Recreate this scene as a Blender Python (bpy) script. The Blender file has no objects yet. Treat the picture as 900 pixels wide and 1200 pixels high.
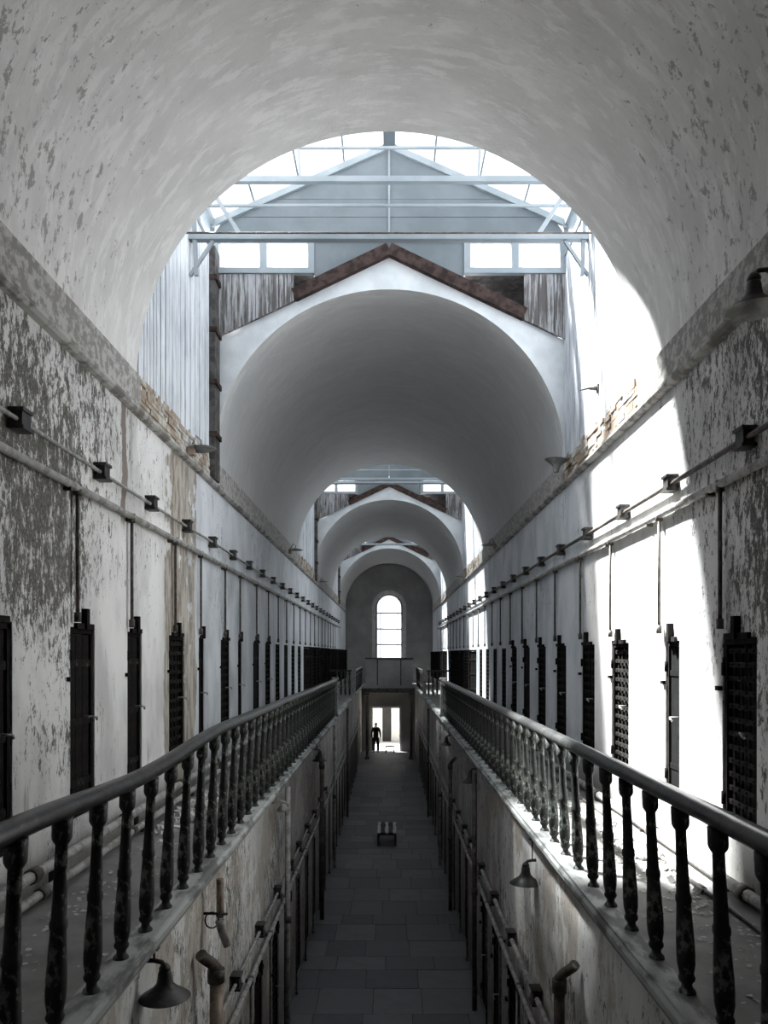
import bpy, bmesh, math, random
from mathutils import Vector, Matrix
random.seed(7)
S = bpy.context.scene
COL = S.collection
PI = math.pi

# ------------------------------------------------------------------ camera, world, sun, exposure
EYE = 5.85                      # eye height above the ground floor; gallery floor is 1.76 lower
F = 900.0                       # focal length in pixels of the 900x1200 frame
cam_d = bpy.data.cameras.new('camera'); cam = bpy.data.objects.new('camera', cam_d); COL.objects.link(cam)
cam_d.sensor_fit = 'AUTO'; cam_d.sensor_width = 36; cam_d.lens = 36 * F / 1200
cam_d.shift_x = -6 / 1200; cam_d.shift_y = 166 / 1200
cam_d.clip_start = 0.05; cam_d.clip_end = 300
cam.location = (0, 0, EYE); cam.rotation_euler = (PI / 2, 0, 0)
S.camera = cam

w = bpy.data.worlds.new('hazy_sky'); S.world = w; w.use_nodes = True
bg = w.node_tree.nodes['Background']
bg.inputs[0].default_value = (0.88, 0.94, 1.0, 1); bg.inputs[1].default_value = 1.3
sun_d = bpy.data.lights.new('sun', 'SUN'); sun = bpy.data.objects.new('sun', sun_d); COL.objects.link(sun)
sun_d.energy = 58; sun_d.angle = math.radians(5.0); sun_d.color = (1.0, 0.97, 0.93)
sun.rotation_euler = Vector((1, -0.55, -1.9)).to_track_quat('-Z', 'Y').to_euler()
sun.location = (-6, 20, 25)
BAYS = [(7.93, 11.36), (21.87, 26.9), (35.5, 39.3)]
for a, b in BAYS:               # portals in the glass roofs only guide the sky sampling
    d = bpy.data.lights.new('sky_portal', 'AREA'); o = bpy.data.objects.new('sky_portal', d); COL.objects.link(o)
    d.shape = 'RECTANGLE'; d.size = 5.1; d.size_y = b - a; d.cycles.is_portal = True
    o.location = (0, (a + b) / 2, EYE + 6.25)
S.view_settings.view_transform = 'Standard'; S.view_settings.look = 'None'
S.view_settings.gamma = 1; S.view_settings.use_curve_mapping = False
S.view_settings.exposure = 0.30
S.cycles.use_denoising = True
S.cycles.max_bounces = 14; S.cycles.diffuse_bounces = 10; S.cycles.transparent_max_bounces = 16
S.cycles.sample_clamp_indirect = 10
S.cycles.caustics_reflective = False; S.cycles.caustics_refractive = False

# ------------------------------------------------------------------ dimensions
W = 2.6                         # half width of the upper hall
GZ = EYE - 1.76                 # gallery floor
SPR = EYE + 2.82                # springing of the vaults
RISE = 2.57
LOWL, LOWR = -1.65, 1.55        # lower wall planes
EDGL, EDGR = -1.46, 1.42        # gallery edges
Y0, YE = -3.0, 46.0
ORD = ['first', 'second', 'third', 'fourth', 'fifth', 'sixth', 'seventh', 'eighth', 'ninth', 'tenth', 'eleventh', 'twelfth',
       'thirteenth', 'fourteenth', 'fifteenth', 'sixteenth', 'seventeenth', 'eighteenth', 'nineteenth', 'twentieth',
       'twenty-first', 'twenty-second', 'twenty-third', 'twenty-fourth', 'twenty-fifth', 'twenty-sixth', 'twenty-seventh',
       'twenty-eighth', 'twenty-ninth', 'thirtieth']

# ------------------------------------------------------------------ helpers
class MB:
    def __init__(s): s.v = []; s.f = []; s.sm = []
    def face(s, pts, smooth=False):
        n = len(s.v); s.v += [tuple(p) for p in pts]; s.f.append(tuple(range(n, n + len(pts)))); s.sm.append(smooth)
    def box(s, x0, x1, y0, y1, z0, z1, M=None, bev=0):
        c = [Vector(p) for p in ((x0, y0, z0), (x1, y0, z0), (x1, y1, z0), (x0, y1, z0), (x0, y0, z1), (x1, y0, z1), (x1, y1, z1), (x0, y1, z1))]
        if M: c = [M @ p for p in c]
        n = len(s.v); s.v += [tuple(p) for p in c]
        for q in ((0, 3, 2, 1), (4, 5, 6, 7), (0, 1, 5, 4), (1, 2, 6, 5), (2, 3, 7, 6), (3, 0, 4, 7)):
            s.f.append(tuple(n + k for k in q)); s.sm.append(False)
        return s
    def bar(s, p, q, w_, h, up=(0, 0, 1)):
        p, q = Vector(p), Vector(q); d = (q - p).normalized(); u = Vector(up)
        if abs(d.dot(u)) > .98: u = Vector((1, 0, 0))
        r = d.cross(u).normalized(); u = r.cross(d)
        n = len(s.v)
        for b in (p, q):
            for a, c in ((-1, -1), (1, -1), (1, 1), (-1, 1)):
                s.v.append(tuple(b + r * (a * w_ / 2) + u * (c * h / 2)))
        for k in ((0, 1, 2, 3), (7, 6, 5, 4), (0, 4, 5, 1), (1, 5, 6, 2), (2, 6, 7, 3), (3, 7, 4, 0)):
            s.f.append(tuple(n + i for i in k)); s.sm.append(False)
        return s
    def tube(s, pts, r, n=8, cap=True, smooth=True):
        pts = [Vector(p) for p in pts]; rs = r if isinstance(r, (list, tuple)) else [r] * len(pts)
        base = len(s.v); prev = None
        for i, p in enumerate(pts):
            if i == 0: d = pts[1] - p
            elif i == len(pts) - 1: d = p - pts[-2]
            else: d = (pts[i + 1] - p).normalized() + (p - pts[i - 1]).normalized()
            d.normalize()
            if prev is None:
                u = Vector((0, 0, 1)) if abs(d.z) < .9 else Vector((1, 0, 0)); a = d.cross(u).normalized()
            else:
                a = (prev - d * prev.dot(d)).normalized()
            prev = a; b = d.cross(a)
            for k in range(n):
                t = 2 * PI * k / n; s.v.append(tuple(p + (a * math.cos(t) + b * math.sin(t)) * rs[i]))
        for i in range(len(pts) - 1):
            for k in range(n):
                k2 = (k + 1) % n
                s.f.append((base + i * n + k, base + i * n + k2, base + (i + 1) * n + k2, base + (i + 1) * n + k)); s.sm.append(smooth)
        if cap:
            s.f.append(tuple(base + k for k in reversed(range(n)))); s.sm.append(False)
            e = base + (len(pts) - 1) * n; s.f.append(tuple(e + k for k in range(n))); s.sm.append(False)
        return s
    def lathe(s, prof, n=12, M=None, close=True):
        base = len(s.v)
        for r, z in prof:
            for k in range(n):
                t = 2 * PI * k / n; p = Vector((r * math.cos(t), r * math.sin(t), z))
                s.v.append(tuple(M @ p if M else p))
        for i in range(len(prof) - 1):
            for k in range(n):
                k2 = (k + 1) % n
                s.f.append((base + i * n + k, base + i * n + k2, base + (i + 1) * n + k2, base + (i + 1) * n + k)); s.sm.append(True)
        if close:
            s.f.append(tuple(base + k for k in reversed(range(n)))); s.sm.append(False)
            e = base + (len(prof) - 1) * n; s.f.append(tuple(e + k for k in range(n))); s.sm.append(False)
        return s
    def prism(s, prof, y0, y1, smooth=False):      # profile in x,z extruded along y
        n = len(prof)
        for i in range(n):
            a, b = prof[i], prof[(i + 1) % n]
            s.face([(a[0], y0, a[1]), (b[0], y0, b[1]), (b[0], y1, b[1]), (a[0], y1, a[1])], smooth)
        s.face([(p[0], y0, p[1]) for p in reversed(prof)]); s.face([(p[0], y1, p[1]) for p in prof])
        return s
    def build(s, name, m, parent=None, loc=None, weld=False):
        me = bpy.data.meshes.new(name); me.from_pydata(s.v, [], s.f); me.update()
        for p, q in zip(me.polygons, s.sm): p.use_smooth = q
        if weld:
            bm = bmesh.new(); bm.from_mesh(me); bmesh.ops.remove_doubles(bm, verts=bm.verts, dist=1e-5)
            bmesh.ops.recalc_face_normals(bm, faces=bm.faces); bm.to_mesh(me); bm.free()
        me.materials.append(m)
        o = bpy.data.objects.new(name, me); COL.objects.link(o)
        if parent: o.parent = parent
        if loc: o.location = loc
        return o

def share(name, me, parent=None, loc=None, rot=None, scale=None):
    o = bpy.data.objects.new(name, me); COL.objects.link(o)
    if parent: o.parent = parent
    if loc: o.location = loc
    if rot: o.rotation_euler = rot
    if scale: o.scale = scale
    return o
def empty(name, loc=(0, 0, 0), rz=0):
    o = bpy.data.objects.new(name, None); COL.objects.link(o); o.location = loc; o.rotation_euler = (0, 0, rz); o.empty_display_size = .1; return o
def tag(o, label=None, cat=None, group=None, kind=None):
    if label: o['label'] = label
    if cat: o['category'] = cat
    if group: o['group'] = group
    if kind: o['kind'] = kind
    return o
def kids(o): return [c for c in ALL if c.parent == o]
def copy_tree(o, parent=None):
    c = o.copy(); COL.objects.link(c); c.parent = parent
    for ch in list(o.children): copy_tree(ch, c)
    return c

# ------------------------------------------------------------------ materials
class NT:
    def __init__(s, name, rough=.9, metal=0, spec=.3):
        s.m = bpy.data.materials.new(name); s.m.use_nodes = True; s.t = s.m.node_tree
        s.b = s.t.nodes['Principled BSDF']; s.b.inputs['Roughness'].default_value = rough
        s.b.inputs['Metallic'].default_value = metal; s.b.inputs['Specular IOR Level'].default_value = spec
        s.tc = s.t.nodes.new('ShaderNodeTexCoord')
    def link(s, a, b): s.t.links.new(a, b)
    def inp(s, sock, v):
        if isinstance(v, (int, float)): sock.default_value = v
        elif isinstance(v, tuple): sock.default_value = v if len(v) == len(sock.default_value) else v + (1,)
        else: s.link(v, sock)
    def math(s, op, a, b=0.0, c=0.0):
        n = s.t.nodes.new('ShaderNodeMath'); n.operation = op
        s.inp(n.inputs[0], a); s.inp(n.inputs[1], b); s.inp(n.inputs[2], c); return n.outputs[0]
    def maprange(s, v, a, b, c=0.0, d=1.0, smooth=True):
        n = s.t.nodes.new('ShaderNodeMapRange'); n.interpolation_type = 'SMOOTHSTEP' if smooth else 'LINEAR'
        s.inp(n.inputs[0], v)
        for i, x in enumerate((a, b, c, d)): s.inp(n.inputs[i + 1], x)
        return n.outputs[0]
    def noise(s, scale, detail=6, rough=.6, stretch=(1, 1, 1), off=(0, 0, 0), dist=0.0):
        mp = s.t.nodes.new('ShaderNodeMapping'); mp.inputs['Scale'].default_value = stretch; mp.inputs['Location'].default_value = off
        s.link(s.tc.outputs['Object'], mp.inputs[0])
        n = s.t.nodes.new('ShaderNodeTexNoise'); n.inputs['Scale'].default_value = scale; n.inputs['Detail'].default_value = detail
        n.inputs['Roughness'].default_value = rough; n.inputs['Distortion'].default_value = dist
        s.link(mp.outputs[0], n.inputs['Vector']); return n.outputs[0]
    def mix(s, f, a, b):
        n = s.t.nodes.new('ShaderNodeMix'); n.data_type = 'RGBA'
        s.inp(n.inputs[0], f); s.inp(n.inputs[6], a); s.inp(n.inputs[7], b); return n.outputs[2]
    def xyz(s):
        n = s.t.nodes.new('ShaderNodeSeparateXYZ'); s.link(s.tc.outputs['Object'], n.inputs[0]); return n.outputs
    def color(s, c): s.inp(s.b.inputs['Base Color'], c)
    def bump(s, h, strength=.3, dist=.02):
        n = s.t.nodes.new('ShaderNodeBump'); n.inputs['Strength'].default_value = strength; n.inputs['Distance'].default_value = dist
        s.link(h, n.inputs['Height']); s.link(n.outputs[0], s.b.inputs['Normal'])
    def rnd(s):
        n = s.t.nodes.new('ShaderNodeObjectInfo'); return n.outputs['Random']

def simple(name, a, b, scale=6, rough=.85, metal=0, lo=.42, hi=.6, bump=.2, stretch=(1, 1, 1), spec=.3, detail=6):
    t = NT(name, rough, metal, spec); n = t.noise(scale, detail, .6, stretch)
    t.color(t.mix(t.maprange(n, lo, hi), a, b)); t.bump(n, bump); return t.m

def wall_mat(name, upper=True, left=True):
    t = NT(name, .92)
    x, y, z = t.xyz()
    big = t.noise(.55, 3, .6, off=(3 if left else 11, 0, 0))
    mid = t.noise(6.5, 8, .7, (1, 1, .5)); fin = t.noise(21, 9, .8, (1, 1, .42), dist=.2); fine = t.math('ADD', t.math('MULTIPLY', mid, .27), t.math('MULTIPLY', fin, .73))
    tiny = t.noise(60, 5, .75, (1, 1, .5))
    streak = t.noise(5.0, 6, .65, (1, 1, .16))
    if upper:
        near = t.maprange(y, 6.2 if left else 5.4, 8.3 if left else 7.6, .032, -.085)          # heavy flaking towards the near end
        high = t.maprange(z, EYE - .2, EYE + .6, -.055, .0)
        bias = t.math('ADD', near, high)
    else:
        bias = t.maprange(y, 8, 30, -.015, -.02)
    k = t.math('ADD', bias, t.maprange(big, .3, .7, -.05, .05))
    v = t.math('ADD', fine, k)
    v = t.math('ADD', v, t.math('MULTIPLY', t.math('SUBTRACT', tiny, .5), .28))
    peel = t.maprange(v, .515, .54)
    # colours: limewash over older grey coat over stone
    washn = t.noise(1.6, 4, .6, (1, 1, .5))
    wash = t.mix(t.maprange(washn, .35, .68), (.80, .79, .77), (.55, .54, .53))
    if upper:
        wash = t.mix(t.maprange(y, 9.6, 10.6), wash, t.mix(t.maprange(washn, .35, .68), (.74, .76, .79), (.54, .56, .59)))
    stone = t.mix(t.maprange(tiny, .4, .6), (.075, .07, .062), (.20, .19, .175))
    c = t.mix(peel, wash, stone)
    st = t.maprange(streak, .60, .68)
    c = t.mix(t.math('MULTIPLY', st, .55), c, (.22, .20, .175))
    wig = t.math('MULTIPLY', t.math('SUBTRACT', t.noise(1.1, 5, .6), .5), .5)
    yy = t.math('ADD', y, wig)
    if upper and left:
        # bared stone band where the plaster fell away
        def band(a, b, e=.03):
            return t.math('MULTIPLY', t.maprange(yy, a, a + e), t.maprange(yy, b - e, b, 1.0, 0.0))
        bare = t.mix(t.maprange(t.noise(9, 8, .75, (1, 1, .22)), .44, .58), (.47, .42, .36), (.20, .165, .13))
        m1 = t.math('MULTIPLY', band(8.85, 10.35, .06), t.maprange(t.math('ADD', t.noise(2.5, 5, .6), t.maprange(z, EYE - 1.5, EYE + 1.4, .20, .04)), .46, .50))
        m2 = band(9.15, 9.55)
        m3 = t.math('MULTIPLY', band(7.42, 7.60), t.maprange(z, EYE + 1.2, EYE + 1.35))
        for mk in (m1, m2): c = t.mix(t.math('MULTIPLY', mk, .85), c, bare)
        c = t.mix(m3, c, (.24, .20, .18))
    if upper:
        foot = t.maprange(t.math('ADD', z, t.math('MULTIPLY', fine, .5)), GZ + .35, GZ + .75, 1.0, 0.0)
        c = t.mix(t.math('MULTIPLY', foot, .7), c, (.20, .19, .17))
    else:
        bl = t.maprange(t.noise(1.3, 6, .65, (1, 1, .6), off=(5, 2, 0)), .5, .56)
        c = t.mix(t.math('MULTIPLY', bl, .65), c, (.40, .34, .28))
        dn = t.maprange(z, .4, 3.0, .8, 0.0); dn = t.math('MAXIMUM', dn, t.maprange(y, 9, 13, 0.0, .45))  # far stretch also darkened, its dim light put into the wall colour
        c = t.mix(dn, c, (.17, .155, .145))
    t.color(c)
    h = t.math('ADD', t.math('MULTIPLY', peel, -.6), t.math('MULTIPLY', fine, .6))
    t.bump(h, .55, .02)
    return t.m

def vault_mat():
    t = NT('vault_plaster', .9)
    x, y, z = t.xyz()
    a = t.noise(1.2, 5, .6, (1, 1.6, 1)); f = t.noise(13, 10, .74, (.8, .8, .45), dist=.25); tr = t.noise(3.2, 7, .65, (.8, 2.6, .8), off=(2, 5, 1))
    c = t.mix(t.maprange(a, .3, .7), (.76, .745, .73), (.64, .625, .61))
    c = t.mix(t.math('MULTIPLY', t.maprange(tr, .50, .60), .6), c, (.86, .85, .83))
    tr2 = t.noise(7, 8, .75, (.5, 2.2, .5), off=(9, 1, 4)); c = t.mix(t.math('MULTIPLY', t.maprange(tr2, .56, .66), .35), c, (.50, .485, .47))
    edge = t.maprange(t.math('ABSOLUTE', x), 1.3, 2.6, -.03, .045)
    near = t.maprange(y, 5.8, 8.0, .05, -.07)
    pl = t.maprange(t.math('ADD', t.math('ADD', f, edge), near), .64, .67)
    c = t.mix(t.math('MULTIPLY', pl, .75), c, (.27, .25, .235))
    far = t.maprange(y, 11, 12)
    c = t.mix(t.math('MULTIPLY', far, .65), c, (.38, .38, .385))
    t.color(c); t.bump(t.math('ADD', f, t.math('MULTIPLY', tr, .6)), .35, .02); return t.m

def boards_mat(name, a, b, lo=.45, hi=.55, dark=(.1, .085, .07)):
    t = NT(name, .85); n = t.noise(5, 8, .7, (6, 6, .35)); r = t.rnd()
    g = t.noise(1.2, 3, .5)
    c = t.mix(t.maprange(t.math('ADD', n, t.math('MULTIPLY', t.math('SUBTRACT', g, .5), .35)), lo, hi), a, b)
    c = t.mix(t.maprange(t.noise(9, 6, .7, (5, 5, .25), off=(4, 0, 0)), .62, .70), c, dark)
    t.color(c); t.bump(n, .3); return t.m

def iron_mat(name, base, rust, pale=None, lo=.45, hi=.6, plo=.58, phi=.63, rough=.6, spec=.4):
    t = NT(name, rough, 0, spec); n = t.noise(9, 7, .65)
    c = t.mix(t.maprange(n, lo, hi), base, rust)
    if pale:
        p = t.noise(16, 8, .7, (1, 1, .6), off=(1, 7, 3)); c = t.mix(t.maprange(p, plo, phi), c, pale)
    t.color(c); t.bump(n, .35, .01); return t.m

def glass_mat(name, tint, trans=.22):
    t = NT(name); nt = t.t; out = nt.nodes['Material Output']
    tp = nt.nodes.new('ShaderNodeBsdfTransparent'); tp.inputs[0].default_value = tint
    tl = nt.nodes.new('ShaderNodeBsdfTranslucent'); tl.inputs[0].default_value = (.9, .93, .95, 1)
    gl = nt.nodes.new('ShaderNodeBsdfGlossy'); gl.inputs['Roughness'].default_value = .15
    m1 = nt.nodes.new('ShaderNodeMixShader'); m1.inputs[0].default_value = trans
    m2 = nt.nodes.new('ShaderNodeMixShader'); m2.inputs[0].default_value = .04
    nt.links.new(tp.outputs[0], m1.inputs[1]); nt.links.new(tl.outputs[0], m1.inputs[2])
    nt.links.new(m1.outputs[0], m2.inputs[1]); nt.links.new(gl.outputs[0], m2.inputs[2]); nt.links.new(m2.outputs[0], out.inputs[0])
    return t.m

M = {}
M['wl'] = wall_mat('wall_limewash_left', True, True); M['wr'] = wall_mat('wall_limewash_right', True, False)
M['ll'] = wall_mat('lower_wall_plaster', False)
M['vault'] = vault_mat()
M['gable'] = simple('gable_plaster', (.66, .68, .70), (.56, .58, .60), 2.5, lo=.4, hi=.65)
M['end'] = simple('end_wall_plaster', (.36, .355, .345), (.27, .265, .255), 1.1, lo=.3, hi=.7, bump=.1)
M['surround'] = simple('window_surround', (.62, .62, .60), (.5, .5, .49), 3)
M['band'] = simple('cornice_band_plaster', (.47, .455, .435), (.27, .255, .24), 15, lo=.42, hi=.56, bump=.4, detail=9)
M['brick'] = simple('bared_brick', (.33, .26, .20), (.52, .49, .45), 3.6, lo=.46, hi=.6, bump=.6, detail=9)
M['mould'] = simple('cornice_moulding', (.45, .44, .42), (.20, .185, .17), 5, lo=.42, hi=.6)
M['bwhite'] = boards_mat('white_boards', (.74, .76, .80), (.50, .52, .56), .42, .6, dark=(.30, .30, .31))
M['bworn'] = boards_mat('worn_boards', (.36, .36, .375), (.09, .082, .08), .40, .58)
M['brown'] = simple('rotten_timber', (.02, .011, .009), (.055, .034, .03), 8, lo=.4, hi=.6, stretch=(1, 1, 1))
M['dark'] = simple('dark_timber', (.05, .045, .045), (.10, .095, .09), 6)
M['steel'] = simple('blue_grey_steel', (.23, .262, .285), (.27, .30, .325), 2, rough=.55, bump=.03)
M['siding'] = simple('blue_grey_siding', (.125, .145, .16), (.15, .17, .187), 1.3, rough=.6, bump=.03)
M['glass'] = glass_mat('hazy_roof_glass', (.95, .98, 1, 1), .05)
M['glassdim'] = glass_mat('dimming_roof_glass', (.55, .57, .58, 1), .05)  # darker tint added so less skylight reaches the far bays
M['pane'] = glass_mat('window_glass', (.95, .97, 1, 1), .12)
M['iron'] = iron_mat('black_iron', (.018, .016, .015), (.045, .036, .03))
M['door'] = iron_mat('cell_door_iron', (.009, .008, .008), (.018, .014, .012), (.06, .057, .05), plo=.70, phi=.74, rough=.8, spec=.08)
M['doorpale'] = iron_mat('flaked_door_iron', (.012, .012, .011), (.022, .019, .017), (.13, .135, .115), plo=.60, phi=.64, rough=.8, spec=.08)
M['doorgrey'] = iron_mat('grey_door', (.005, .005, .005), (.008, .008, .008), rough=.8, spec=.08)
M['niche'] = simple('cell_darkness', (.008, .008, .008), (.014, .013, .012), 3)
M['rail'] = iron_mat('handrail_paint', (.03, .031, .03), (.055, .056, .054), (.17, .174, .166), rough=.3, plo=.62, phi=.68)
M['balu'] = iron_mat('flaking_green_grey_paint', (.014, .015, .013), (.03, .033, .03), (.19, .21, .185), lo=.4, hi=.58, plo=.55, phi=.60)
M['floor'] = simple('gallery_cement', (.25, .243, .235), (.165, .16, .155), 2.2, lo=.35, hi=.68, bump=.25, detail=9)
M['fascia'] = simple('fascia_paint', (.40, .41, .40), (.15, .155, .15), 6, lo=.46, hi=.60, bump=.5, stretch=(1, .35, 1), detail=9)
M['pipe'] = iron_mat('painted_pipe', (.36, .35, .335), (.20, .19, .175), (.50, .49, .47))
M['dpipe'] = iron_mat('dark_pipe', (.05, .045, .04), (.11, .085, .07), (.26, .22, .19), plo=.6, phi=.65)
M['tan'] = iron_mat('rusty_pale_pipe', (.34, .27, .22), (.20, .14, .11), (.44, .40, .36))
M['box'] = iron_mat('junction_box_iron', (.022, .02, .02), (.05, .045, .04), rough=.5)
M['shade'] = iron_mat('lamp_enamel', (.02, .02, .02), (.05, .045, .04), rough=.45)
M['shadein'] = simple('lamp_enamel_inside', (.55, .55, .53), (.35, .34, .32), 8, rough=.5)
M['shadegrey'] = iron_mat('grey_lamp_enamel', (.16, .17, .17), (.25, .26, .26))
M['debris'] = simple('paint_flakes', (.55, .54, .52), (.30, .28, .26), 12)
M['yard'] = simple('yard_ground', (.7, .69, .66), (.6, .59, .56), 2)
M['benchlight'] = simple('pale_bench_board', (.52, .51, .48), (.34, .33, .31), 9, stretch=(3, .4, 1))
M['benchdark'] = simple('dark_bench_wood', (.04, .036, .033), (.07, .062, .055), 6)
M['cloth'] = simple('dark_cloth', (.015, .015, .018), (.03, .03, .034), 10)
M['skin'] = simple('skin', (.48, .31, .23), (.44, .28, .21), 12, rough=.6, bump=.02)
M['hair'] = simple('dark_hair', (.02, .014, .01), (.035, .025, .018), 20)
def slab_mat():
    t = NT('ground_slab', .62); r = t.rnd(); n = t.noise(2.4, 7, .65)
    c = t.mix(r, (.085, .088, .098), (.165, .168, .18)); c = t.mix(t.math('MULTIPLY', t.maprange(n, .4, .65), .6), c, (.12, .119, .122))
    t.color(c); t.bump(n, .15, .01); return t.m
M['slab'] = slab_mat()
M['joint'] = simple('ground_joint', (.035, .035, .04), (.05, .05, .055), 4)

# ------------------------------------------------------------------ door positions
RD = [(5.71, .56), (7.05, .35), (8.65, .64), (10.05, .66), (11.62, .68), (13.1, .70)] + [(14.55 + 1.44 * k, .70) for k in range(22)]
LD = [(5.0, .60), (6.52, .52), (7.85, .44), (9.41, .68), (10.65, .32), (12.2, .68), (13.4, .36)] + [(15.05 + 1.44 * k, .74) for k in range(21)]
RZ = (EYE - 1.34, EYE + .12); LZ = (EYE - 1.37, EYE + .22)
RD = [d for d in RD if d[0] < 45.3]; LD = [d for d in LD if d[0] < 45.3]
LOW = [5.4 + 1.44 * k for k in range(28)]
LOWZ = (.05, 1.80)

# ------------------------------------------------------------------ side walls with door recesses
def side_wall(name, X, sgn, z0, z1, ys, zr, mat, depth=.26, y0=Y0, y1=YE):
    """plane x=X whose solid lies on the side sgn; recesses at ys [(centre,width)]"""
    mb = MB(); hz0, hz1 = zr
    def q(ya, yb, za, zb):
        if yb - ya > 1e-4 and zb - za > 1e-4:
            p = [(X, ya, za), (X, yb, za), (X, yb, zb), (X, ya, zb)]
            mb.face(p if sgn < 0 else p[::-1])
    cur = y0
    for c, wd in ys:
        a, b = c - wd / 2, c + wd / 2
        q(cur, a, z0, z1); q(a, b, z0, hz0); q(a, b, hz1, z1)
        Xb = X + sgn * depth
        mb.face([(X, a, hz0), (Xb, a, hz0), (Xb, a, hz1), (X, a, hz1)]); mb.face([(X, b, hz0), (Xb, b, hz0), (Xb, b, hz1), (X, b, hz1)])
        mb.face([(X, a, hz0), (Xb, a, hz0), (Xb, b, hz0), (X, b, hz0)]); mb.face([(X, a, hz1), (Xb, a, hz1), (Xb, b, hz1), (X, b, hz1)])
        mb.face([(Xb, a, hz0), (Xb, b, hz0), (Xb, b, hz1), (Xb, a, hz1)])
        cur = b
    q(cur, y1, z0, z1)
    o = mb.build(name, mat, weld=True); tag(o, kind='structure')
    # body of the wall behind the face
    b2 = MB().box(min(X + sgn * (depth + .02), X + sgn * .75), max(X + sgn * (depth + .02), X + sgn * .75), y0, y1, z0, z1)
    tag(b2.build('wall_core', M['dark'], o), kind='structure')
    return o
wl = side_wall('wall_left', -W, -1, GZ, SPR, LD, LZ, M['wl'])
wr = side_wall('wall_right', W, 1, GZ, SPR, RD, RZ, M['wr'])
lowdoors = [(y, .62) for y in LOW]
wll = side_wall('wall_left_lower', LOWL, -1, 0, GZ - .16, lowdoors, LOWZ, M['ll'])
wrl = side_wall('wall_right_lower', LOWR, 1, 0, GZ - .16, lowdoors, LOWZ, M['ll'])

# back wall behind the camera
tag(MB().box(-3.4, 3.4, Y0 - .3, Y0, 0, SPR + 3.1).build('wall_back', M['dark']), kind='structure')

# ------------------------------------------------------------------ ceiling vaults
def roofz(x): return EYE + 5.86 - (5.86 - 4.63) * abs(x) / W
def vault(name, y0, y1):
    mb = MB(); N = 56; ny = max(2, int((y1 - y0) / .8))
    arc = [(-W * math.cos(PI * i / N), SPR + RISE * math.sin(PI * i / N)) for i in range(N + 1)]
    base = 0
    for j in range(ny + 1):
        y = y0 + (y1 - y0) * j / ny
        for x, z in arc: mb.v.append((x, y, z))
    for j in range(ny):
        for i in range(N):
            a = j * (N + 1) + i; mb.f.append((a, a + N + 1, a + N + 2, a + 1)); mb.sm.append(True)
    o = mb.build(name, M['vault']); tag(o, kind='structure')
    g = MB()
    for y in (y0, y1):
        for i in range(N):
            (xa, za), (xb, zb) = arc[i], arc[i + 1]
            g.face([(xa, y, za), (xb, y, zb), (xb, y, roofz(xb)), (xa, y, roofz(xa))])
        for s in (-1, 1):
            g.face([(s * W, y, SPR - .3), (s * 3.35, y, SPR - .3), (s * 3.35, y, roofz(W) - .3), (s * W, y, roofz(W))])
    for s in (-1, 1):
        g.face([(0, y0, roofz(0)), (0, y1, roofz(0)), (s * W, y1, roofz(W)), (s * W, y0, roofz(W))])
        g.face([(s * 3.35, y0, roofz(W) - .3), (s * 3.35, y1, roofz(W) - .3), (s * W, y1, roofz(W)), (s * W, y0, roofz(W))])
        g.face([(s * 3.35, y0, roofz(W) - .3), (s * 3.35, y1, roofz(W) - .3), (s * 3.35, y1, SPR - .4), (s * 3.35, y0, SPR - .4)])
    tag(g.build('vault_gable', M['gable'], o), kind='structure')
    return o
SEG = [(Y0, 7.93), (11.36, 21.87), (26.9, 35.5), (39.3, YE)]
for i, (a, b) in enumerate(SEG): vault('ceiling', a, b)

# cornice band and moulding along both walls
for s, nm in ((-1, 'left'), (1, 'right')):
    t0 = None
    for i, (a, b) in enumerate(SEG):
        mb = MB().box(min(s * W, s * (W - .035)), max(s * W, s * (W - .035)), a, b, EYE + 2.52, EYE + 2.86)
        o = mb.build('trim_%d' % (1 if s < 0 else 2), M['band']); tag(o, kind='structure')
    for a, b in BAYS:
        # ragged bared masonry between the vaults
        mb = MB(); rows = 7
        for r_i in range(rows):
            za = EYE + 2.53 + .052 * r_i; y = a + random.uniform(-.1, 0)
            while y < b - .03:
                L = random.choice((.10, .2, .2)); d = random.uniform(.012, .035)
                if not (r_i == rows - 1 and random.random() < .5):
                    mb.box(min(s * W, s * (W - d)), max(s * W, s * (W - d)), max(a, y) + .004, min(b, y + L) - .004, za + .003, za + .050)
                y += L
        o = mb.build('bared_masonry', M['brick'], wl if s < 0 else wr); tag(o, kind='stuff')
    # moulding
    prof = [(0, 2.44), (.05, 2.45), (.075, 2.475), (.075, 2.505), (.05, 2.53), (0, 2.54)]
    pf = [(s * (W - d), EYE + h) for d, h in prof]
    o = MB().prism(pf, Y0, YE).build('trim_%d' % (3 if s < 0 else 4), M['mould']); tag(o, kind='structure')

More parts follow.
